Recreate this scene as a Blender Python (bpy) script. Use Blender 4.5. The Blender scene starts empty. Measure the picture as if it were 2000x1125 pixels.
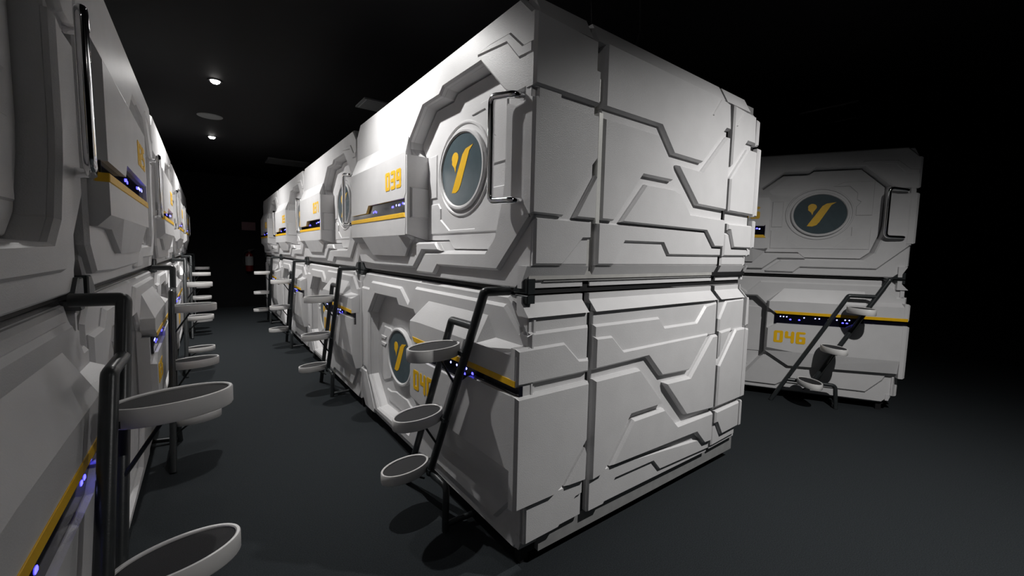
import bpy, bmesh, math, random
from mathutils import Vector, Matrix
from mathutils.geometry import tessellate_polygon
random.seed(7)
R = math.radians
sc = bpy.context.scene
C = sc.collection
Z0 = 0.12                      # the traced heights start 12 cm above the carpet
CEIL = 2.87

# ------------------------------------------------------------------ camera
F_PX = 808.36
cam_d = bpy.data.cameras.new('camera'); cam = bpy.data.objects.new('camera', cam_d); C.objects.link(cam)
cam_d.sensor_width = 36.0; cam_d.lens = F_PX / 2000 * 36.0; cam_d.clip_start = 0.02
yaw, pitch, roll = R(36.4842), R(4.803), R(1.208)
fw = Vector((math.sin(yaw)*math.cos(pitch), math.cos(yaw)*math.cos(pitch), -math.sin(pitch)))
rt = Vector((math.cos(yaw), -math.sin(yaw), 0)); up = rt.cross(fw)
rt2 = rt*math.cos(roll) + up*math.sin(roll); up2 = up*math.cos(roll) - rt*math.sin(roll)
m = Matrix((rt2, up2, -fw)).transposed().to_4x4(); m.translation = Vector((-0.9771, -1.5635, 1.2026 + Z0))
cam.matrix_world = m
sc.camera = cam

# ------------------------------------------------------------------ world and exposure
w = bpy.data.worlds.new('world'); sc.world = w; w.use_nodes = True
w.node_tree.nodes['Background'].inputs[0].default_value = (0.75, 0.85, 1.0, 1)
w.node_tree.nodes['Background'].inputs[1].default_value = 0.0
sc.view_settings.view_transform = 'Standard'; sc.view_settings.look = 'None'
sc.view_settings.gamma = 1.0; sc.view_settings.use_curve_mapping = False
sc.view_settings.exposure = 0.0

# ceiling spots: (x, y, watts, cone degrees, blend, aim offset x, aim offset y, colour)
COOL = (1.0, 0.985, 0.965)
LAMPS = [(-0.855, -1.58, 0.4, 95, 1.0, 1.8, 1.4, COOL), (-0.60, 0.98, 14.0, 108, 1.0, 1.55, -0.35, COOL),
         (-0.855, 3.33, 16, 158, 1.0, 0.1, 0.1, COOL), (-0.855, 5.79, 17, 150, 1.0, 0.1, 0.0, COOL),
         (1.50, -1.80, 28, 134, 1.0, 0.25, 0.60, COOL)]

# ------------------------------------------------------------------ materials
def mat(name, col, rough=0.5, metal=0.0, emit=None, es=0.0, noise=0.0, nscale=60, bump=0.0, bscale=200, coat=0.0, spec=0.5):
    M = bpy.data.materials.new(name); M.use_nodes = True
    nt = M.node_tree; b = nt.nodes['Principled BSDF']
    b.inputs['Base Color'].default_value = (*col, 1); b.inputs['Roughness'].default_value = rough
    b.inputs['Metallic'].default_value = metal; b.inputs['Coat Weight'].default_value = coat
    b.inputs['Specular IOR Level'].default_value = spec
    if emit: b.inputs['Emission Color'].default_value = (*emit, 1); b.inputs['Emission Strength'].default_value = es
    tc = nt.nodes.new('ShaderNodeTexCoord')
    if noise:
        n = nt.nodes.new('ShaderNodeTexNoise'); n.inputs['Scale'].default_value = nscale; n.inputs['Detail'].default_value = 5
        nt.links.new(tc.outputs['Object'], n.inputs['Vector'])
        r = nt.nodes.new('ShaderNodeValToRGB')
        r.color_ramp.elements[0].position = .3; r.color_ramp.elements[1].position = .7
        r.color_ramp.elements[0].color = (*[c*(1-noise) for c in col], 1); r.color_ramp.elements[1].color = (*[min(1, c*(1+noise)) for c in col], 1)
        nt.links.new(n.outputs['Fac'], r.inputs['Fac']); nt.links.new(r.outputs['Color'], b.inputs['Base Color'])
    if bump:
        n2 = nt.nodes.new('ShaderNodeTexNoise'); n2.inputs['Scale'].default_value = bscale; n2.inputs['Detail'].default_value = 3
        nt.links.new(tc.outputs['Object'], n2.inputs['Vector'])
        bp = nt.nodes.new('ShaderNodeBump'); bp.inputs['Strength'].default_value = bump; bp.inputs['Distance'].default_value = 0.002
        nt.links.new(n2.outputs['Fac'], bp.inputs['Height']); nt.links.new(bp.outputs['Normal'], b.inputs['Normal'])
    return M
WHITE = mat('white_moulded_plastic', (0.64, 0.635, 0.64), 0.38, noise=0.03, nscale=9, bump=0.35, bscale=260)
CASE = mat('grey_pod_casing', (0.30, 0.30, 0.30), 0.45, noise=0.08, nscale=20)
STEEL = mat('slot_steel', (0.75, 0.74, 0.71), 0.42, metal=0.5, noise=0.08, nscale=15)
TRIMS = mat('bright_steel', (0.9, 0.9, 0.86), 0.3, metal=0.25, noise=0.03)
DARKGAP = mat('black_gap', (0.008, 0.008, 0.009), 0.6, noise=0.2, nscale=30)
RAIL = mat('dark_grey_powder_coat', (0.028, 0.032, 0.034), 0.32, noise=0.15, nscale=40, bump=0.1, bscale=300)
CHROME = mat('chrome', (0.85, 0.85, 0.86), 0.10, metal=1.0, noise=0.01)
YELLOW = mat('yellow_paint', (0.87, 0.50, 0.004), 0.45, noise=0.05, nscale=30)
EMBLEM = mat('slate_disc', (0.085, 0.115, 0.13), 0.16, noise=0.06, nscale=25)
RUBBER = mat('black_grip_rubber', (0.018, 0.018, 0.020), 0.75, noise=0.35, nscale=400, bump=0.6, bscale=600)
RIM = mat('white_tread_rim', (0.72, 0.71, 0.70), 0.35, noise=0.03, nscale=12)
GLASS = mat('dark_display_glass', (0.006, 0.006, 0.012), 0.08, noise=0.1, nscale=20)
BLUE = mat('blue_lit_symbol', (0.1, 0.1, 0.5), 0.5, emit=(0.05, 0.045, 1.0), es=7.0)
PALE = mat('pale_lit_symbol', (0.3, 0.3, 0.6), 0.5, emit=(0.35, 0.38, 1.0), es=3.0)
CARPET = mat('charcoal_carpet', (0.023, 0.027, 0.030), 0.95, noise=0.35, nscale=220, bump=0.8, bscale=420, spec=0.15)
BLACKP = mat('black_ceiling_paint', (0.0042, 0.0042, 0.0048), 0.7, noise=0.12, nscale=6, bump=0.2, bscale=60, spec=0.08)
BLACKW = mat('black_wall_paint', (0.006, 0.006, 0.007), 0.8, noise=0.15, nscale=5, bump=0.2, bscale=60, spec=0.2)
DISCG = mat('grey_ceiling_plate', (0.10, 0.105, 0.105), 0.6, noise=0.05)
VENTG = mat('grey_vent_metal', (0.16, 0.165, 0.17), 0.5, noise=0.06)
VENTD = mat('dark_vent_metal', (0.035, 0.036, 0.037), 0.6, noise=0.06)
RED = mat('red_enamel', (0.10, 0.004, 0.004), 0.3, noise=0.06)
LABELW = mat('white_label', (0.25, 0.25, 0.25), 0.6, noise=0.05)
SIGN = mat('red_print_sign', (0.20, 0.10, 0.11), 0.6, noise=0.1, nscale=50)
BULB = mat('lamp_face', (1, 1, 1), 0.5, emit=(1.0, 0.97, 0.94), es=30.0)

# ------------------------------------------------------------------ mesh helpers
def new(name, bm, material, parent=None, smooth=False):
    bmesh.ops.recalc_face_normals(bm, faces=bm.faces)
    me = bpy.data.meshes.new(name); bm.to_mesh(me); bm.free(); me.materials.append(material)
    if smooth:
        for p in me.polygons: p.use_smooth = True
    o = bpy.data.objects.new(name, me); C.objects.link(o)
    if parent: o.parent = parent
    return o
def area(l): return sum(l[i][0]*l[(i+1) % len(l)][1] - l[(i+1) % len(l)][0]*l[i][1] for i in range(len(l)))/2
def offs(l, w):
    n = len(l); out = []
    for i in range(n):
        p, q, r = Vector(l[i-1]), Vector(l[i]), Vector(l[(i+1) % n])
        a, b = (q-p), (r-q)
        if a.length < 1e-6 or b.length < 1e-6: out.append(tuple(q)); continue
        a.normalize(); b.normalize()
        na, nb = Vector((-a.y, a.x)), Vector((-b.y, b.x)); k = 1 + na.dot(nb)
        out.append(tuple(q + (na+nb)*(w/max(k, .35))))
    return out
def FR(zb): return lambda a, z, d: Vector((a, d, z-zb))          # front face: a = along, d = inwards
def EN(zb): return lambda a, z, d: Vector((2.2-d, a, z-zb))      # right end face: a = depth into the pod
def slab(bm, mp, loops, d0, d1, w=.006, h=.006, hole_back=0.0):
    L = []
    for i, l in enumerate(loops):
        l = [tuple(p) for p in l]
        if (area(l) > 0) != (i == 0): l = l[::-1]
        L.append(l)
    rings = []
    for i, l in enumerate(L):
        f = offs(l, w); b = offs(l, -hole_back) if (i and hole_back) else l
        rings.append([[bm.verts.new(mp(*p, d0)) for p in f], [bm.verts.new(mp(*p, d0+h)) for p in l], [bm.verts.new(mp(*p, d1)) for p in b]])
        n = len(l)
        for k in (0, 1):
            for j in range(n):
                bm.faces.new((rings[-1][k][j], rings[-1][k][(j+1) % n], rings[-1][k+1][(j+1) % n], rings[-1][k+1][j]))
    for k in (0, 2):
        vs = [v for r in rings for v in r[k]]
        pts = [[v.co.copy() for v in r[k]] for r in rings]
        if len(rings) == 1:
            bm.faces.new(vs)
        else:
            es = []
            for r in rings:
                for j in range(len(r[k])):
                    a, b = r[k][j], r[k][(j+1) % len(r[k])]
                    es.append(bm.edges.get((a, b)) or bm.edges.new((a, b)))
            bmesh.ops.triangle_fill(bm, use_beauty=True, edges=es)
    return bm
def SL(*a, **k): return slab(bmesh.new(), *a, **k)
def loft(bm, mp, Fl, df, Bl, db):
    f = [bm.verts.new(mp(*p, df)) for p in Fl]; b = [bm.verts.new(mp(*p, db)) for p in Bl]; n = len(f)
    bm.faces.new(f); bm.faces.new(b)
    for j in range(n): bm.faces.new((f[j], f[(j+1) % n], b[(j+1) % n], b[j]))
    return bm
def box(bm, x0, x1, y0, y1, z0, z1):
    v = [bm.verts.new((x, y, z)) for x in (x0, x1) for y in (y0, y1) for z in (z0, z1)]
    for f in ((0,1,3,2), (4,6,7,5), (0,4,5,1), (2,3,7,6), (0,2,6,4), (1,5,7,3)): bm.faces.new([v[i] for i in f])
    return bm
def BX(*a): return box(bmesh.new(), *a)
def tube(bm, pts, r, bend=0.0, n=12):
    P = [Vector(p) for p in pts]; path = [P[0]]
    for i in range(1, len(P)-1):
        a, b = (P[i-1]-P[i]), (P[i+1]-P[i]); t = min(bend, a.length*.45, b.length*.45)
        if t <= 1e-5: path.append(P[i]); continue
        A, B = P[i]+a.normalized()*t, P[i]+b.normalized()*t
        for k in range(7):
            u = k/6; path.append(A*(1-u)**2 + P[i]*2*u*(1-u) + B*u*u)
    path.append(P[-1])
    T = [(path[min(i+1, len(path)-1)]-path[max(i-1, 0)]).normalized() for i in range(len(path))]
    N = T[0].orthogonal().normalized(); rings = []
    for i, p in enumerate(path):
        N = (N - T[i]*N.dot(T[i])).normalized(); B = T[i].cross(N)
        rings.append([bm.verts.new(p + (N*math.cos(2*math.pi*k/n) + B*math.sin(2*math.pi*k/n))*r) for k in range(n)])
    for a, b in zip(rings, rings[1:]):
        for k in range(n): bm.faces.new((a[k], a[(k+1) % n], b[(k+1) % n], b[k]))
    bm.faces.new(rings[0]); bm.faces.new(rings[-1])
    return bm
def TB(*a, **k): return tube(bmesh.new(), *a, **k)
def lathe(bm, prof, n=40, cx=0, cy=0, cz=0):
    rings = []
    for r, z in prof:
        if r < 1e-6: rings.append([bm.verts.new((cx, cy, cz+z))])
        else: rings.append([bm.verts.new((cx+r*math.cos(2*math.pi*k/n), cy+r*math.sin(2*math.pi*k/n), cz+z)) for k in range(n)])
    for a, b in zip(rings, rings[1:]):
        for k in range(n):
            q = [a[k % len(a)], a[(k+1) % len(a)], b[(k+1) % len(b)], b[k % len(b)]]
            u = []
            for v in q:
                if v not in u: u.append(v)
            if len(u) > 2: bm.faces.new(u)
    return bm
def ell(cx, cz, a, b, n=56): return [(cx+a*math.cos(2*math.pi*k/n), cz+b*math.sin(2*math.pi*k/n)) for k in range(n)]
def autosmooth(o, deg=40):
    for p in o.data.polygons: p.use_smooth = True
    try: o.data.set_sharp_from_angle(angle=R(deg))
    except Exception: pass
def empty(name, loc, rz, label, cat, group=None):
    o = bpy.data.objects.new(name, None); C.objects.link(o); o.empty_display_size = .1
    o.location = loc; o.rotation_euler = (0, 0, rz); o['label'] = label; o['category'] = cat
    if group: o['group'] = group
    return o
def struct(name, bm, m_):
    o = new(name, bm, m_); o['kind'] = 'structure'; return o
def tag(o, label, cat, group=None):
    o['label'] = label; o['category'] = cat
    if group: o['group'] = group
    return o

# ------------------------------------------------------------------ the room
struct('floor', BX(-3.4, 7.5, -5.0, 9.45, -.1, 0), CARPET)
struct('ceiling', BX(-3.4, 7.5, -5.0, 9.45, CEIL, CEIL+.1), BLACKP)
struct('wall_back', BX(-3.4, 7.5, 9.45, 9.55, 0, CEIL), BLACKW)
struct('wall_front', BX(-3.4, 7.5, -5.1, -5.0, 0, CEIL), BLACKW)
struct('wall_left', BX(-3.5, -3.4, -5.0, 9.45, 0, CEIL), BLACKW)
struct('wall_right', BX(7.5, 7.6, -5.0, 9.45, 0, CEIL), BLACKW)

# ------------------------------------------------------------------ block digits, unit cell 0..1 x 0..1
SEG = {'0': 'abcdef', '1': 'bc', '2': 'abged', '3': 'abgcd', '4': 'fgbc', '5': 'afgcd', '6': 'afgecd', '7': 'abc', '8': 'abcdefg', '9': 'abcdfg'}
def digit(ch, mp, x, z, wd, ht, d):
    t = wd*.36; bm = bmesh.new(); c = t*.35
    rects = {'a': (0, ht-t*.8, wd, ht), 'd': (0, 0, wd, t*.8), 'g': (0, ht/2-t*.4, wd, ht/2+t*.4),
             'f': (0, ht/2-t*.4, t, ht), 'e': (0, 0, t, ht/2+t*.4), 'b': (wd-t, ht/2-t*.4, wd, ht), 'c': (wd-t, 0, wd, ht/2+t*.4)}
    for i, s in enumerate(SEG[ch]):
        x0, z0, x1, z1 = rects[s]
        l = [(x+x0+c, z+z0), (x+x1-c, z+z0), (x+x1, z+z0+c), (x+x1, z+z1-c), (x+x1-c, z+z1), (x+x0+c, z+z1), (x+x0, z+z1-c), (x+x0, z+z0+c)]
        slab(bm, mp, [l], d-.0015-.00012*i, d+.0005, .0004, .0004)
    return bm
def number(parent, txt, mp, x, z, wd, ht, d, gap):
    for i, ch in enumerate(txt):
        new('number_digit', digit(ch, mp, x+i*(wd+gap), z, wd, ht, d), YELLOW, parent)

# emblem: two strokes of a slanted letter, in half-axes of the disc
STROKE = [(.58, .60), (.22, .54), (.07, .42), (-.03, .22), (-.40, -.47), (-.46, -.60), (-.26, -.62), (-.10, -.55), (.0, -.40), (.32, .28), (.40, .46)]
DROP = [(-.30+.17*math.cos(R(a)), .37+.17*math.sin(R(a))) for a in range(-20, 230, 25)] + [(-.46, .22), (-.34, .10), (-.28, -.04), (-.25, .12)]
def emblem(door, mp, cx, cz, a, b, d):
    ring = new('door_ring', SL(mp, [ell(cx, cz, a+.022, b+.022), ell(cx, cz, a, b)], d-.016, d+.01, .006, .006), WHITE, door)
    disc = new('emblem_disc', SL(mp, [ell(cx, cz, a+.001, b+.001)], d-.008, d+.01, .004, .003), EMBLEM, door)
    disc['label'] = 'slate grey oval window disc with yellow letter mark'
    bm = bmesh.new()
    for poly in (STROKE, DROP): slab(bm, mp, [[(cx+x*a, cz+z*b) for x, z in poly]], d-.0095, d-.006, .0005, .0005)
    # (kept on the door: at most three levels)
    o = new('emblem_mark', bm, YELLOW, door); o['label'] = 'yellow slanted letter mark'

# ------------------------------------------------------------------ upper pod
UB = 1.06
OPU = [(1.11, 1.254), (1.385, 1.254), (1.438, 1.207), (1.865, 1.206), (1.935, 1.268), (1.985, 1.42), (2.0, 1.50), (2.004, 1.845), (1.82, 2.017),
       (1.467, 2.019), (1.428, 1.989), (1.23, 1.991), (1.04, 1.84), (1.04, 1.80), (1.11, 1.72)]
ICON_U = [(.50, 1.462, 1), (.535, 1.466, 1), (.56, 1.460, 1), (.86, 1.472, 1), (.875, 1.472, 1), (.925, 1.478, 0), (.965, 1.476, 0), (.985, 1.476, 1), (1.03, 1.482, 1), (1.05, 1.478, 0)]
ICON_L = [(1.27, .668, 0), (1.295, .668, 0), (1.32, .668, 0), (1.35, .645, 1), (1.42, .645, 1), (1.455, .668, 0), (1.54, .668, 0), (1.57, .668, 0), (1.64, .668, 0),
          (1.70, .668, 0), (1.76, .672, 0), (1.745, .645, 1), (1.79, .672, 0), (1.775, .645, 1), (1.845, .662, 1)]
def icons(disp, mp, lst, d, sz):
    for x, z, k in lst:
        bm = bmesh.new(); s = sz
        if k: slab(bm, mp, [[(x-s, z-s*.7), (x+s, z-s*.7), (x+s*1.2, z), (x+s*.7, z+s*.8), (x-s*.7, z+s*.8), (x-s*1.2, z)]], d-.001, d+.001, .0003, .0003)
        else: slab(bm, mp, [[(x-s*.9, z), (x, z-s*.9), (x+s*.9, z-s*.3), (x+s*.9, z+s*.6), (x, z+s*.9)]], d-.001, d+.001, .0003, .0003)
        new('lit_symbol', bm, BLUE if k else PALE, disp)
def upper_pod(root, txt, end):
    mp = FR(UB); n_ = lambda nm, bm, m_=WHITE: new(nm, bm, m_, root)
    RS = 2.186
    out = [(.10, 1.062), (2.10, 1.062), (2.165, 1.155), (2.172, 1.33), (RS, 1.35), (RS, 2.07), (2.10, 2.155), (.10, 2.155), (.006, 2.07), (.006, 1.35), (.028, 1.33), (.035, 1.155)]
    n_('front_shell', SL(mp, [out, OPU], .026, .14, .006, .006, hole_back=.010))
    P1 = [(.0065, 1.20), (.09, 1.108), (.43, 1.100), (1.10, 1.106), (1.22, 1.206), (1.438, 1.207), (1.385, 1.254), (1.11, 1.254), (1.11, 1.72), (1.04, 1.80), (1.04, 1.84), (1.23, 1.991),
          (1.428, 1.989), (1.467, 2.019), (1.82, 2.017), (2.004, 1.845), (2.06, 1.812), (RS, 1.812), (RS, 2.07), (2.10, 2.155), (.10, 2.155), (.0065, 2.07)]
    n_('front_plate', SL(mp, [P1], .0, .03, .010, .012))
    P2 = [(1.125, 1.094), (1.245, 1.196), (1.438, 1.200), (1.865, 1.206), (1.935, 1.268), (1.985, 1.42), (2.0, 1.50), (2.004, 1.80), (2.06, 1.780), (RS, 1.780), (RS, 1.350), (2.184, 1.345), (1.962, 1.128), (1.402, 1.128), (1.352, 1.080), (1.13, 1.080)]
    n_('front_plate', SL(mp, [P2], .006, .03, .010, .012))
    # little raised zigzag ridge by the top corner
    n_('front_plate', SL(mp, [[(1.80, 2.060), (1.90, 2.062), (2.04, 2.052), (2.125, 1.975), (2.182, 1.972), (2.182, 1.93), (2.10, 1.935), (2.02, 2.02), (1.80, 2.046)]], -.006, .002, .006, .005))
    # door
    DO = offs(OPU if area(OPU) > 0 else OPU[::-1], .012)
    door = n_('door', SL(mp, [DO], .082, .12, .004, .004))
    for l in ([(1.62, 1.86), (1.74, 1.86), (1.80, 1.80), (1.80, 1.74), (1.83, 1.72), (1.80, 1.68), (1.80, 1.60), (1.92, 1.60), (1.92, 1.90), (1.70, 1.90)],
              [(1.16, 1.47), (1.27, 1.47), (1.30, 1.44), (1.30, 1.38), (1.40, 1.32), (1.66, 1.32), (1.78, 1.42), (1.78, 1.50), (1.92, 1.50), (1.92, 1.30), (1.16, 1.30)],
              [(1.16, 1.50), (1.25, 1.50), (1.25, 1.74), (1.16, 1.74)]):
        new('door_panel', SL(mp, [l], .076, .087, .005, .005), WHITE, door)
    new('door_ring', SL(mp, [ell(1.53, 1.62, .262, .235), ell(1.53, 1.62, .246, .219)], .075, .087, .004, .004), WHITE, door)
    emblem(door, mp, 1.535, 1.615, .203, .178, .078)
    # control panel
    bm = bmesh.new()
    loft(bm, mp, [(.02, 1.462), (.385, 1.462), (.435, 1.512), (1.085, 1.506), (1.112, 1.535), (1.112, 1.764), (.02, 1.766)], -.05, [(.02, 1.462), (.385, 1.462), (.435, 1.512), (1.085, 1.506), (1.118, 1.535), (1.032, 1.882), (.02, 1.90)], .004)
    loft(bm, mp, [(.02, 1.296), (.28, 1.296), (.44, 1.296), (1.0, 1.296), (1.102, 1.296), (1.112, 1.396), (.02, 1.398)], -.05, [(.02, 1.260), (.262, 1.257), (.433, 1.170), (1.017, 1.172), (1.106, 1.271), (1.114, 1.396), (.02, 1.398)], -.018)
    slab(bm, mp, [[(.02, 1.260), (.262, 1.257), (.433, 1.170), (1.017, 1.172), (1.106, 1.271), (1.114, 1.52), (.02, 1.52)]], -.018, .004, .0, .002)
    cp = n_('control_panel', bm)
    sh = n_('panel_shoulder', loft(bmesh.new(), EN(UB), [(-.048, 1.30), (.09, 1.262), (.09, 1.745), (-.048, 1.745)], 2.2-1.126, [(-.048, 1.30), (.09, 1.262), (.09, 1.745), (-.048, 1.745)], 2.2-1.095))
    n_('panel_shoulder', loft(bmesh.new(), EN(UB), [(-.02, 1.40), (.09, 1.40), (.09, 1.56), (-.02, 1.56)], 2.2-1.140, [(-.036, 1.39), (.09, 1.39), (.09, 1.57), (-.036, 1.57)], 2.2-1.12))
    new('yellow_stripe', SL(mp, [[(.02, 1.398), (1.104, 1.396), (1.084, 1.424), (.02, 1.426)]], -.053, -.015, .002, .002), YELLOW, cp)['label'] = 'bright yellow stripe'
    dp = new('display', SL(mp, [[(.02, 1.426), (1.100, 1.424), (1.100, 1.515), (.43, 1.515), (.38, 1.465), (.02, 1.465)]], -.034, -.01, .001, .001), GLASS, root)
    dp['label'] = 'black glass display strip with blue symbols'
    icons(dp, mp, ICON_U, -.0345, .008)
    number(cp, txt, mp, .785, 1.572, .078, .112, -.05, .013)
    # chrome handle
    hb = tube(bmesh.new(), [(2.115, .01, 1.797-UB), (2.110, -.030, 1.797-UB), (1.982, -.046, 1.818-UB), (1.982, -.046, 1.410-UB), (2.110, -.030, 1.405-UB), (2.115, .01, 1.405-UB)], .0142, .032)
    h = n_('door_handle', hb, CHROME); autosmooth(h, 50); h['label'] = 'chrome door handle'
    # body and frame
    n_('pod_casing', BX(.05, 2.145, .11, 1.79, .03, 1.07), CASE)
    n_('bottom_frame', BX(.07, 2.13, .055, 1.77, -.018, .035), DARKGAP)
    n_('roof_panel', loft(bmesh.new(), lambda a, z, d: Vector((a, z, d)), [(.10, .06), (2.10, .06), (2.10, 1.78), (.10, 1.78)], 1.095, [(.05, .03), (2.15, .03), (2.15, 1.80), (.05, 1.80)], 1.02), WHITE)
    for s0 in (0, 1):
        q = [(2.076, 1.046), (2.072, 1.058), (2.122, 1.105), (2.166, 1.105), (2.166, 1.046)]
        if not s0: q = [(2.2-a, b) for a, b in q]
        n_('corner_bracket', SL(mp, [q], .012, .050, .004, .004), RAIL)['label'] = 'dark grey corner bracket'
    if end: upper_end(root)
    else:
        n_('side_panel', SL(EN(UB), [[(.03, 1.08), (1.78, 1.08), (1.78, 2.10), (.03, 2.10)]], .03, .06, .01, .01), WHITE)
def grp(root, zb, items, d0, d1=.055, w=.009, h=.010, name='end_plate'):
    for l in items: new(name, SL(EN(zb), [l], d0, d1 if min(q[0] for q in l) < 1.44 else max(d0+.012, .034), w, h if min(q[0] for q in l) < 1.44 else min(h, .010)), WHITE, root)
def strip(root, zb, y0, y1, za, da, zb2, db, name, bb=.09):
    # a sloping band between two heights at two depths
    bm = bmesh.new(); mp = EN(zb)
    pr = [(da, za), (db, zb2), (bb, zb2), (bb, za)]
    a = [bm.verts.new(mp(y0, z, d)) for d, z in pr]; b = [bm.verts.new(mp(y1, z, d)) for d, z in pr]
    bm.faces.new(a); bm.faces.new(b)
    for j in range(4): bm.faces.new((a[j], a[(j+1) % 4], b[(j+1) % 4], b[j]))
    new(name, bm, WHITE, root)
SEC = [(-.001, .345), (.378, 1.424), (1.458, 1.757), (1.775, 1.812)]
def upper_end(root):
    zb = UB; a0, a1 = SEC[0]; b0, b1 = SEC[1]; c0, c1 = SEC[2]; e0, e1 = SEC[3]
    new('end_casing', BX(2.12, 2.150, .03, 1.80, 1.10-UB, 2.07-UB), STEEL, root)
    new('end_casing', BX(2.118, 2.151, 1.40, 1.80, 1.095-UB, 2.075-UB), DARKGAP, root)
    for y0, y1 in SEC:
        i = 0.006
        strip(root, zb, y0+i, y1-i, 1.155, .030, 1.092, .062, 'skirt_panel')
        strip(root, zb, y0+i, y1-i, 1.092, .062, 1.066, .062, 'skirt_panel')
    for (y0, y1) in ((.03, .30), (.335, 1.36), (1.385, 1.66)):
        strip(root, zb, y0, y1, 2.150, .052, 2.066, .010, 'roof_edge')
    # lowest tier
    grp(root, zb, [[(.03, 1.155), (a1-.01, 1.155), (a1-.01, 1.345), (.03, 1.345)], [(b0, 1.155), (b1, 1.155), (b1, 1.345), (b0, 1.345)],
                   [(c0, 1.155), (c1-.02, 1.155), (c1-.02, 1.345), (c0, 1.345)], [(e0-.03, 1.155), (e1-.05, 1.155), (e1-.05, 1.215), (e0-.03, 1.215)]], .030)
    # second tier
    grp(root, zb, [[(.028, 1.157), (.177, 1.157), (.289, 1.265), (a1-.004, 1.268), (a1-.004, 1.345), (.028, 1.345)],
                   [(b0, 1.157), (.489, 1.157), (.564, 1.263), (.858, 1.265), (.907, 1.207), (b1, 1.209), (b1, 1.345), (b0, 1.345)],
                   [(c0, 1.209), (c1-.01, 1.212), (c1-.01, 1.345), (c0, 1.345)], [(e0-.02, 1.215), (e1-.02, 1.215), (e1-.02, 1.26), (e0-.02, 1.26)]], .017)
    # main plates
    pl = [[(a0, 1.815), (a1, 1.815), (a1, 1.95), (a1-.02, 1.95), (a1-.02, 2.06), (a0, 2.073)],
          [(a0, 1.352), (.160, 1.350), (.245, 1.485), (a1, 1.600), (a1, 1.775), (a0, 1.775)],
          [(.222, 1.350), (a1, 1.350), (a1, 1.535)],
          [(b0, 1.815), (.775, 1.817), (.885, 1.703), (1.150, 1.700), (1.375, 1.915), (b1, 1.915), (b1-.02, 2.055), (1.30, 2.068), (b0, 2.073)],
          [(b0, 1.352), (.462, 1.352), (.652, 1.573), (.885, 1.573), (.905, 1.590), (.850, 1.665), (.755, 1.773), (b0, 1.773)],
          [(.925, 1.658), (1.155, 1.655), (1.395, 1.878), (b1, 1.878), (b1, 1.472), (1.125, 1.478)],
          [(.510, 1.350), (.680, 1.535), (.905, 1.535), (.965, 1.520), (1.060, 1.425), (b1, 1.418), (b1, 1.262), (1.318, 1.262), (1.228, 1.345)],
          [(c0, 1.722), (1.630, 1.890), (c1-.03, 1.890), (c1-.04, 2.050), (c0, 2.062)],
          [(c0, 1.655), (1.650, 1.850), (c1, 1.850), (c1, 1.466), (c0, 1.470)],
          [(1.480, 1.400), (c1, 1.402), (c1, 1.262), (1.540, 1.262), (1.490, 1.362), (c0+.002, 1.362), (c0+.002, 1.400)],
          [(e0-.03, 1.885), (e1-.04, 1.885), (e1-.04, 2.03), (e0-.03, 2.04)],
          [(e0, 1.46), (e1, 1.46), (e1, 1.875), (e0, 1.875)], [(e0, 1.265), (e1-.01, 1.265), (e1-.01, 1.435), (e0, 1.435)]]
    grp(root, zb, pl, 0.0, .055, .007, .015)
    # groove floor
    grp(root, zb, [[(a0+.004, 1.34), (a1-.006, 1.34), (a1-.006, 2.05), (a0+.004, 2.05)], [(b0+.004, 1.34), (b1-.004, 1.34), (b1-.004, 2.05), (b0+.004, 2.05)],
                   [(c0+.003, 1.34), (c1-.01, 1.34), (c1-.04, 2.03), (c0+.003, 2.04)]], .026, .06, .002, .002, 'groove_panel')
    new('slot_trim', BX(2.160, 2.190, .352, .374, 1.335-UB, 1.79-UB), TRIMS, root)['label'] = 'bright steel strip in the slot'
    new('slot_trim', BX(2.156, 2.176, .349, .374, 1.84-UB, 1.93-UB), TRIMS, root)
    # low relief ridges
    grp(root, zb, [[(1.215, 1.958), (1.228, 1.955), (1.308, 2.050), (1.296, 2.056)], [(1.478, 1.952), (1.490, 1.950), (1.574, 2.040), (1.562, 2.045)]], -.005, .001, .003, .004, 'ridge')

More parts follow.
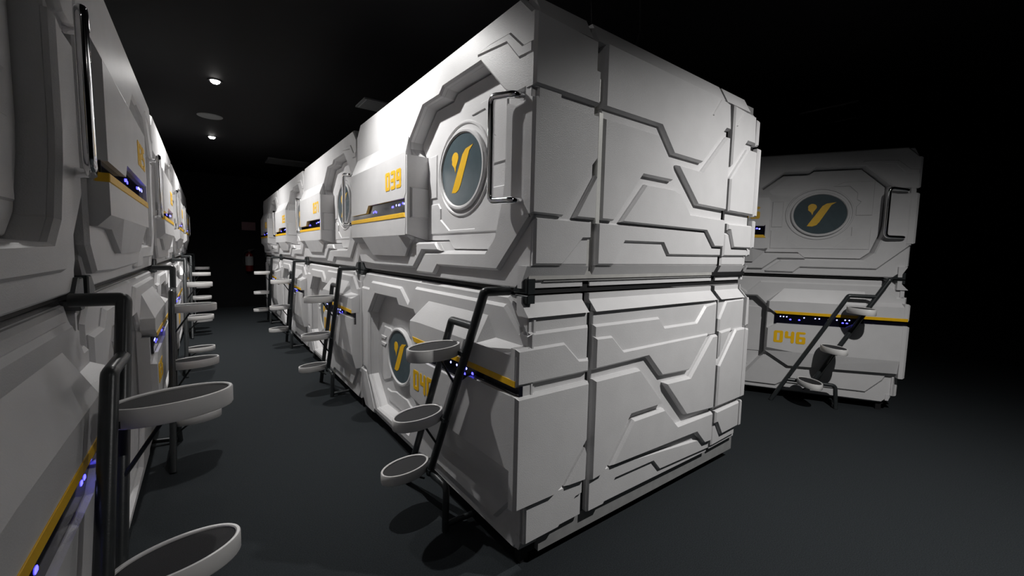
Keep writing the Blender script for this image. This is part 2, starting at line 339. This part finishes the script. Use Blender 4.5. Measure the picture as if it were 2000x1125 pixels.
# ------------------------------------------------------------------ lower pod
OPL = [(.377, .880), (.800, .886), (.837, .845), (1.074, .845), (1.12, .80), (1.175, .745), (1.175, .30), (1.0, .055), (.412, .040), (.200, .236), (.215, .727)]
def lower_pod(root, txt, end):
    zb = -Z0; mp = FR(zb); n_ = lambda nm, bm, m_=WHITE: new(nm, bm, m_, root)
    out = [(.13, -.05), (2.09, -.05), (2.166, .028), (2.168, .955), (2.105, 1.030), (.095, 1.030), (.035, .955), (.035, .03)]
    n_('front_shell', SL(mp, [out, OPL], .045, .15, .005, .006, hole_back=.02))
    L1 = [(.13, -.045), (2.09, -.045), (2.160, .030), (2.176, .20), (2.176, .952), (2.113, .957), (2.020, 1.028), (.12, 1.028), (.03, .955), (.03, .05)]
    n_('front_plate', SL(mp, [L1, OPL], .028, .05, .010, .012))
    L2 = [(.05, .275), (.150, .275), (.355, -.004), (1.28, -.004), (1.33, .030), (1.965, .030), (2.08, .155), (2.10, .20), (2.188, .20), (2.188, .893), (2.123, .893), (2.014, .991), (1.097, .991), (.99, .886),
          (.93, .930), (.868, .973), (.29, .973), (.235, .915), (.05, .915)]
    n_('front_plate', SL(mp, [L2, OPL], .012, .032, .012, .012))
    n_('front_plate', SL(mp, [[(.022, .255), (.165, .258), (.355, .010), (.34, -.03), (.13, -.035), (.03, .07)]], .010, .032, .008, .010))
    DO = offs(OPL if area(OPL) > 0 else OPL[::-1], .004)
    door = n_('door', SL(mp, [DO], .092, .12, .004, .004))
    for l in ([(.36, .64), (.50, .64), (.55, .60), (.55, .34), (.50, .27), (.36, .22), (.27, .27), (.27, .55)],
              [(.42, .175), (.50, .175), (.60, .20), (.80, .20), (.86, .175), (1.05, .175), (.95, .09), (.45, .09)],
              [(.92, .74), (1.14, .74), (1.14, .30), (.96, .30), (1.00, .40), (1.00, .60)]):
        new('door_panel', SL(mp, [l], .084, .096, .006, .006), WHITE, door)
    for z in (.54, .49): new('door_panel', SL(mp, [[(.31, z), (.40, z), (.42, z+.025), (.31, z+.025)]], .078, .086, .004, .004), WHITE, door)
    emblem(door, mp, .70, .475, .203, .178, .080)
    bm = bmesh.new()
    loft(bm, mp, [(1.235, .695), (1.172, .745), (1.172, .806), (1.30, .812), (1.895, .812), (1.965, .812), (2.186, .812), (2.186, .695)], -.05,
         [(1.235, .695), (1.166, .745), (1.162, .806), (1.295, .932), (1.895, .934), (1.960, .842), (2.186, .842), (2.186, .695)], .014)
    loft(bm, mp, [(1.175, .370), (1.175, .550), (1.245, .603), (1.765, .606), (1.832, .650), (2.186, .652), (2.186, .352), (1.385, .345)], -.05,
         [(1.166, .335), (1.166, .555), (1.245, .606), (1.765, .608), (1.832, .652), (2.186, .655), (2.186, .235), (1.362, .208)], -.022)
    slab(bm, mp, [[(1.166, .335), (1.166, .70), (2.185, .70), (2.185, .235), (1.362, .208)]], -.022, .03, .0, .002)
    cp = n_('control_panel', bm)
    new('yellow_stripe', SL(mp, [[(1.235, .695), (2.184, .693), (2.184, .719), (1.212, .721)]], -.0525, -.02, .001, .001), YELLOW, cp)['label'] = 'yellow stripe above the display'
    dp = new('display', SL(mp, [[(1.225, .600), (2.186, .600), (2.186, .6945), (1.225, .6945)]], -.034, -.015, .001, .001), GLASS, root)
    dp['label'] = 'black glass display strip with blue symbols'
    icons(dp, mp, ICON_L, -.0345, .0070)
    number(cp, txt, mp, 1.225, .425, .075, .112, -.05, .013)
    n_('pod_casing', BX(.05, 2.145, .12, 1.79, .06, 1.10), CASE)
    for s0 in (0, 1):
        q = [(2.084, 1.040), (2.122, 1.008), (2.166, 1.008), (2.166, 1.040)]
        if not s0: q = [(2.2-a, b) for a, b in q]
        n_('corner_bracket', SL(mp, [q], .012, .050, .003, .003), RAIL)['label'] = 'dark grey corner bracket'
    n_('base_frame', BX(.09, 2.12, .07, 1.78, .055, .095), DARKGAP)
    for x in (.10, 2.06):
        for y in (.06, 1.62):
            n_('leg', BX(x, x+.04, y, y+.04, 0, .075), DARKGAP)
    if end: lower_end(root)
    else:
        n_('side_panel', SL(EN(zb), [[(.03, -.03), (1.78, -.03), (1.78, 1.0), (.03, 1.0)]], .03, .06, .01, .01), WHITE)
def lower_end(root):
    zb = -Z0; (a0, a1), (b0, b1), (c0, c1), (e0, e1) = SEC; p0 = -.052; a0 = .016
    new('end_casing', BX(2.12, 2.150, .05, 1.80, 0.03+Z0, .99+Z0), RAIL, root)
    for y0, y1 in SEC:
        i = .005 if y0 < 1.7 else .0
        if y0 > 1.7: y1 -= .03
        strip(root, zb, y0+i, y1-i, .957, .014, 1.008, .060, 'top_bevel')
        strip(root, zb, y0+i, y1-i, 1.008, .060, 1.034, .060, 'top_bevel')
        if y0 < 1.7: strip(root, zb, y0+i+.02, y1-i-.02, -.022, .068, .035, .050, 'skirt_panel')
    # back tier
    grp(root, zb, [[(a0, .028), (a1, .034), (a1, .955), (a0, .955)], [(b0, .036), (b1, .030), (b1, .955), (b0, .955)], [(c0, .036), (c1, .044), (c1, .955), (c0, .955)]], .030, .06, .004, .004, 'groove_panel')
    grp(root, zb, [[(e0, .31), (e1, .31), (e1, .755), (e0, .755)], [(e0, .775), (e1-.01, .775), (e1-.02, .955), (e0, .955)], [(e0, .12), (e1-.02, .12), (e1-.02, .285), (e0, .285)]], .002, .055, .008, .008)
    # upper steps (each lower one stands further out)
    grp(root, zb, [[(a0, .875), (a0, .898), (a1, .900), (a1, .74), (a0, .74)],
                   [(b0, .898), (.86, .896), (.910, .843), (1.211, .843), (1.300, .930), (b1, .946), (b1, .75), (b0, .75)],
                   [(c0, .84), (1.53, .945), (c1, .950), (c1, .75), (c0, .75)]], .017, .05, .010, .012)
    T2 = [[(p0, .842), (.197, .844), (.284, .762), (a1, .757), (a1, .695), (p0, .695)],
          [(b0, .845), (.492, .842), (.577, .764), (1.335, .770), (1.148, .578), (.888, .588), (.765, .705), (b0, .697)],
          [(c0, .766), (1.60, .775), (c0, .60)]]
    grp(root, zb, T2, .006, .045, .011, .014)
    ML = [[(p0, .655), (a1, .655), (a1, .395), (.200, .222), (.155, .200), (p0, .200)],
          [(.222, .214), (a1, .207), (a1, .352)],
          [(b0, .655), (.700, .657), (.905, .450), (.895, .438), (.645, .440), (.462, .200), (b0, .190)],
          [(.915, .548), (1.150, .543), (1.362, .752), (b1, .752), (b1, .308), (1.130, .330)],
          [(.512, .218), (.668, .410), (.925, .410), (1.055, .290), (b1, .285), (b1, .108), (1.343, .112), (1.250, .200)],
          [(c0, .560), (1.640, .765), (c1, .765), (c1, .310), (c0, .308)],
          [(c0, .280), (c1-.01, .288), (c1-.01, .125), (1.540, .118), (1.480, .205), (c0, .205)]]
    grp(root, zb, ML, 0.0, .045, .009, .016)
    LO = [[(a0, .030), (.200, .034), (.300, .137), (a1-.004, .142), (a1-.004, .21), (.15, .21), (a0, .19)],
          [(b0, .036), (.486, .036), (.567, .138), (.868, .134), (.928, .072), (b1, .056), (b1, .13), (.50, .215), (b0, .195)],
          [(c0, .060), (c1-.02, .070), (c1-.02, .135), (c0, .21)]]
    grp(root, zb, LO, .018, .05, .006, .008)

# ------------------------------------------------------------------ ladder
def ladder(root):
    zb = -Z0; v = lambda s, d, z: (s, d, z-zb)
    D = -.092; rr = .0175
    n_ = lambda nm, bm: (lambda o: (autosmooth(o, 45), o)[1])(new(nm, bm, RAIL, root))
    n_('main_rail', TB([v(2.034, .020, 1.048), v(2.024, D, 1.048), v(1.530, D, .070)], rr*1.08, .012))
    n_('side_rail', TB([v(1.940, D, .896), v(1.754, D, .896), v(1.232, D, -.118)], rr, .012))
    n_('foot_bar', TB([v(1.340, D, .095), v(1.715, D, .087), v(1.728, D-.012, -.118)], rr*.95, .03))
    n_('rear_foot', TB([v(1.716, D, -.098), v(1.735, .10, -.085)], rr*.8, 0))
    A, B, TH = .079, .134, .284
    for s, z in ((1.814, .781), (1.650, .431), (1.496, .111)):
        def E(k, off):
            a, b = (A+off)*math.cos(2*math.pi*k/56), (B+off)*math.sin(2*math.pi*k/56)
            return (s + a*math.cos(TH) - b*math.sin(TH), -.207 + a*math.sin(TH) + b*math.cos(TH))
        def oval(prof):
            bm = bmesh.new(); rg = []
            for off, h in prof:
                rg.append([bm.verts.new((s, -.207, z-zb+h))] if off is None else [bm.verts.new((*E(k, off), z-zb+h)) for k in range(56)])
            for a, b in zip(rg, rg[1:]):
                for k in range(56):
                    u = []
                    for q in (a[k % len(a)], a[(k+1) % len(a)], b[(k+1) % len(b)], b[k % len(b)]):
                        if q not in u: u.append(q)
                    if len(u) > 2: bm.faces.new(u)
            return bm
        t = new('tread', oval([(-.008, .024), (-.002, .024), (.0, .021), (.0, -.021), (-.003, -.026), (None, -.026), (None, .008), (-.011, .008), (-.011, .022), (-.008, .024)]), RIM, root); autosmooth(t, 35)
        pd = new('tread_pad', oval([(None, .019), (-.0125, .019), (-.0125, .005), (None, .005)]), RUBBER, t); pd['label'] = 'black rubber tread pad'
        new('tread_bracket', BX(s-.070, s+.075, D-.022, D+.006, z-zb-.022, z-zb-.004), RAIL, root)
        n_('tread_brace', TB([v(s+.01, D-.10, z-.024), v(s-.02, D-.005, z-.17 if z > .2 else z-.09)], .0055, 0, n=8))

# ------------------------------------------------------------------ placing everything
P = 2.2; YE = -0.360; XL = -1.2636
def copytree(o, parent=None):
    c = o.copy(); C.objects.link(c)
    if parent: c.parent = parent
    for ch in list(o.children): copytree(ch, c)
    return c
PROTO = {}
def pod_copy(kind, txt, end, loc, rz, label, group):
    build = upper_pod if kind == 'u' else lower_pod
    root = empty('sleeping_pod', loc, rz, label, 'sleeping pod', group)
    if (kind, end) not in PROTO:
        build(root, txt, end); PROTO[(kind, end)] = root
    else:
        for ch in PROTO[(kind, end)].children:
            c = ch.copy(); C.objects.link(c); c.parent = root
            for g in ch.children:
                if g.name.startswith('number_digit'): continue
                k = g.copy(); C.objects.link(k); k.parent = c
            if ch.name.startswith('control_panel'):
                if kind == 'u': number(c, txt, FR(UB), .785, 1.572, .078, .112, -.05, .013)
                else: number(c, txt, FR(-Z0), 1.225, .425, .075, .112, -.05, .013)
    return root
LAD = []
def place_ladder(loc, rz, label, group):
    if not LAD:
        root = empty('pod_ladder', loc, rz, label, 'ladder', group); ladder(root); LAD.append(root)
    else:
        root = copytree(LAD[0]); root.location = loc; root.rotation_euler = (0, 0, rz); root['label'] = label; root['group'] = group
ordn = ['nearest', 'second', 'third', 'fourth', 'fifth']
for k in range(4):
    y = YE + P*(k+1); up_n, lo_n = '%03d' % (39-2*k), '%03d' % (40-2*k)
    place = 'with its side wall facing the camera' if k == 0 else ('%s pod along the centre row' % ordn[k] if k < 3 else 'at the far end of the centre row')
    pod_copy('u', up_n, k == 0, (0, y, UB+Z0), -math.pi/2, 'white upper sleeping pod number %s, %s' % (up_n, place), 'upper pods of the centre row')
    pod_copy('l', lo_n, k == 0, (0, y, 0), -math.pi/2, 'white lower sleeping pod number %s, %s' % (lo_n, place), 'lower pods of the centre row')
    place_ladder((0, y, 0), -math.pi/2, ('dark ladder with three oval white treads on the corner pod nearest the camera', 'dark ladder with oval treads, second along the centre row', 'dark ladder with oval treads, third along the centre row', 'farthest dark ladder with oval treads in the centre row')[k], 'ladders of the centre row')
for k in range(5):
    y = -1.9698 + P*k; up_n, lo_n = '%03d' % (27-2*k), '%03d' % (28-2*k)
    place = ('nearest on the left, cut off by the picture edge', 'second along the left row, at its yellow number', 'third along the left row', 'fourth along the left row', 'at the far end of the left row')[k]
    pod_copy('u', up_n, False, (XL, y, UB+Z0), math.pi/2, 'white upper sleeping pod %s' % place, 'upper pods of the left row')
    pod_copy('l', lo_n, False, (XL, y, 0), math.pi/2, 'white lower sleeping pod %s' % place.replace(', at its yellow number', ''), 'lower pods of the left row')
    place_ladder((XL, y, 0), math.pi/2, 'dark ladder with oval treads, %s in the left row' % (('nearest', 'second', 'third', 'fourth', 'farthest')[k]), 'ladders of the left row')
SX, SY, ST = 2.7049, 1.1368, R(-59.433)
pod_copy('u', '045', True, (SX, SY, UB+Z0), ST, 'dim upper sleeping pod number 045 standing alone at the right', 'pods of the right stack')
pod_copy('l', '046', True, (SX, SY, 0), ST, 'dim lower sleeping pod number 046 standing alone at the right', 'pods of the right stack')
place_ladder((SX, SY, 0), ST, 'dark ladder with oval treads in front of pod 046 at the right', 'ladder of the right stack')

# ------------------------------------------------------------------ ceiling things
for i, (x, y, W_, cone, bl, ax, ay, col) in enumerate(LAMPS):
    lab = ('ceiling spotlight above the near end of the aisle, outside the picture', 'ceiling spotlight over the aisle by the first centre pod', 'nearer of the two glowing ceiling spotlights', 'farther of the two glowing ceiling spotlights', 'ceiling spotlight in front of the pod side wall')[i]
    e = empty('ceiling_spotlight', (x, y, CEIL), 0, lab, 'spotlight', 'ceiling spotlights')
    new('trim_ring', lathe(bmesh.new(), [(.042, 0), (.042, -.006), (.056, -.008), (.062, 0)], 32), BLACKP, e)
    new('lamp_face', lathe(bmesh.new(), [(0, -.030), (.020, -.027), (.035, -.016), (.040, -.002), (0, -.001)], 24), BULB, e)
    L = bpy.data.lights.new('spot_beam', 'SPOT'); L.energy = W_*10; L.spot_size = R(cone); L.spot_blend = bl; L.shadow_soft_size = .022; L.color = col
    lo = bpy.data.objects.new('spot_beam', L); C.objects.link(lo); lo.parent = e; lo.location = (0, 0, -.06)
    lo.rotation_euler = Vector((ax, ay, -2.8)).to_track_quat('-Z', 'Y').to_euler()
o = new('ceiling_speaker', lathe(bmesh.new(), [(0, -.006), (.105, -.008), (.125, -.004), (.128, 0)], 40), DISCG); o.location = (-.885, 4.67, CEIL)
tag(o, 'flat grey round plate on the ceiling between the two spotlights', 'ceiling plate')
def vent(x, y, sx, sy, m_, lab, rz=0):
    e = empty('ceiling_vent', (x, y, CEIL), rz, lab, 'vent')
    new('vent_frame', slab(bmesh.new(), lambda a, z, d: Vector((a, z, -d)), [[(-sx, -sy), (sx, -sy), (sx, sy), (-sx, sy)], [(-sx+.03, -sy+.03), (sx-.03, -sy+.03), (sx-.03, sy-.03), (-sx+.03, sy-.03)]], .012, 0, .004, .004), m_, e)
    n = 5
    for i in range(n):
        yy = -sy+.045+(2*sy-.09)*i/(n-1)
        new('vent_slat', loft(bmesh.new(), lambda a, z, d: Vector((d, a, z)), [(yy-.012, -.004), (yy+.010, -.016), (yy+.012, -.014), (yy-.010, -.002)], -sx+.025, [(yy-.012, -.004), (yy+.010, -.016), (yy+.012, -.014), (yy-.010, -.002)], sx-.025), m_, e)
vent(.52, 3.0, .15, .16, VENTG, 'small square slatted vent on the ceiling above the centre row')
vent(.25, 7.0, .32, .26, VENTD, 'dark wide ceiling vent over the far end of the centre row')
vent(4.45, .05, .30, .25, VENTD, 'barely visible dark ceiling vent above the right stack')
for (x0, y0, x1, y1, lab) in ((.955, .30, .985, .24, 'left of two thin black cables hanging onto the centre pod roof'), (1.16, .10, 1.09, .20, 'right of two thin black cables hanging onto the centre pod roof')):
    o = new('hanging_cable', TB([(x0, y0, CEIL), (x0+.02, y0, CEIL-.25), (x1-.01, y1, 2.42), (x1, y1, 2.272)], .005, .1, n=8), DARKGAP); autosmooth(o)
    tag(o, lab, 'cable')
# ------------------------------------------------------------------ back wall things
WY = 9.45
ex = empty('fire_extinguisher', (-.20, WY-.09, .80), 0, 'red fire extinguisher with white label on the far dark wall', 'fire extinguisher')
autosmooth(new('cylinder_body', lathe(bmesh.new(), [(0, 0), (.07, 0), (.078, .02), (.078, .34), (.06, .39), (.025, .41), (.025, .44), (0, .44)], 28), RED, ex))
new('paper_label', lathe(bmesh.new(), [(.079, .13), (.0795, .13), (.0795, .33), (.079, .33)], 28), LABELW, ex)
new('valve_lever', loft(bmesh.new(), lambda a, z, d: Vector((a, d, z)), [(-.02, .44), (.02, .44), (.10, .49), (.10, .50), (-.03, .48)], -.012, [(-.02, .44), (.02, .44), (.10, .49), (.10, .50), (-.03, .48)], .012), DARKGAP, ex)
autosmooth(new('hose', TB([(-.02, 0, .46), (-.11, 0, .42), (-.115, 0, .20), (-.09, 0, .12)], .009, .05, n=8), DARKGAP, ex))
new('wall_bracket', BX(-.03, .03, .055, .09, .15, .36), DARKGAP, ex)
sg = empty('wall_sign', (-.19, WY, 1.80), 0, 'small dull red sign on the far dark wall above the fire extinguisher', 'sign')
new('sign_plate', BX(-.13, .13, -.012, 0, -.09, .09), SIGN, sg)
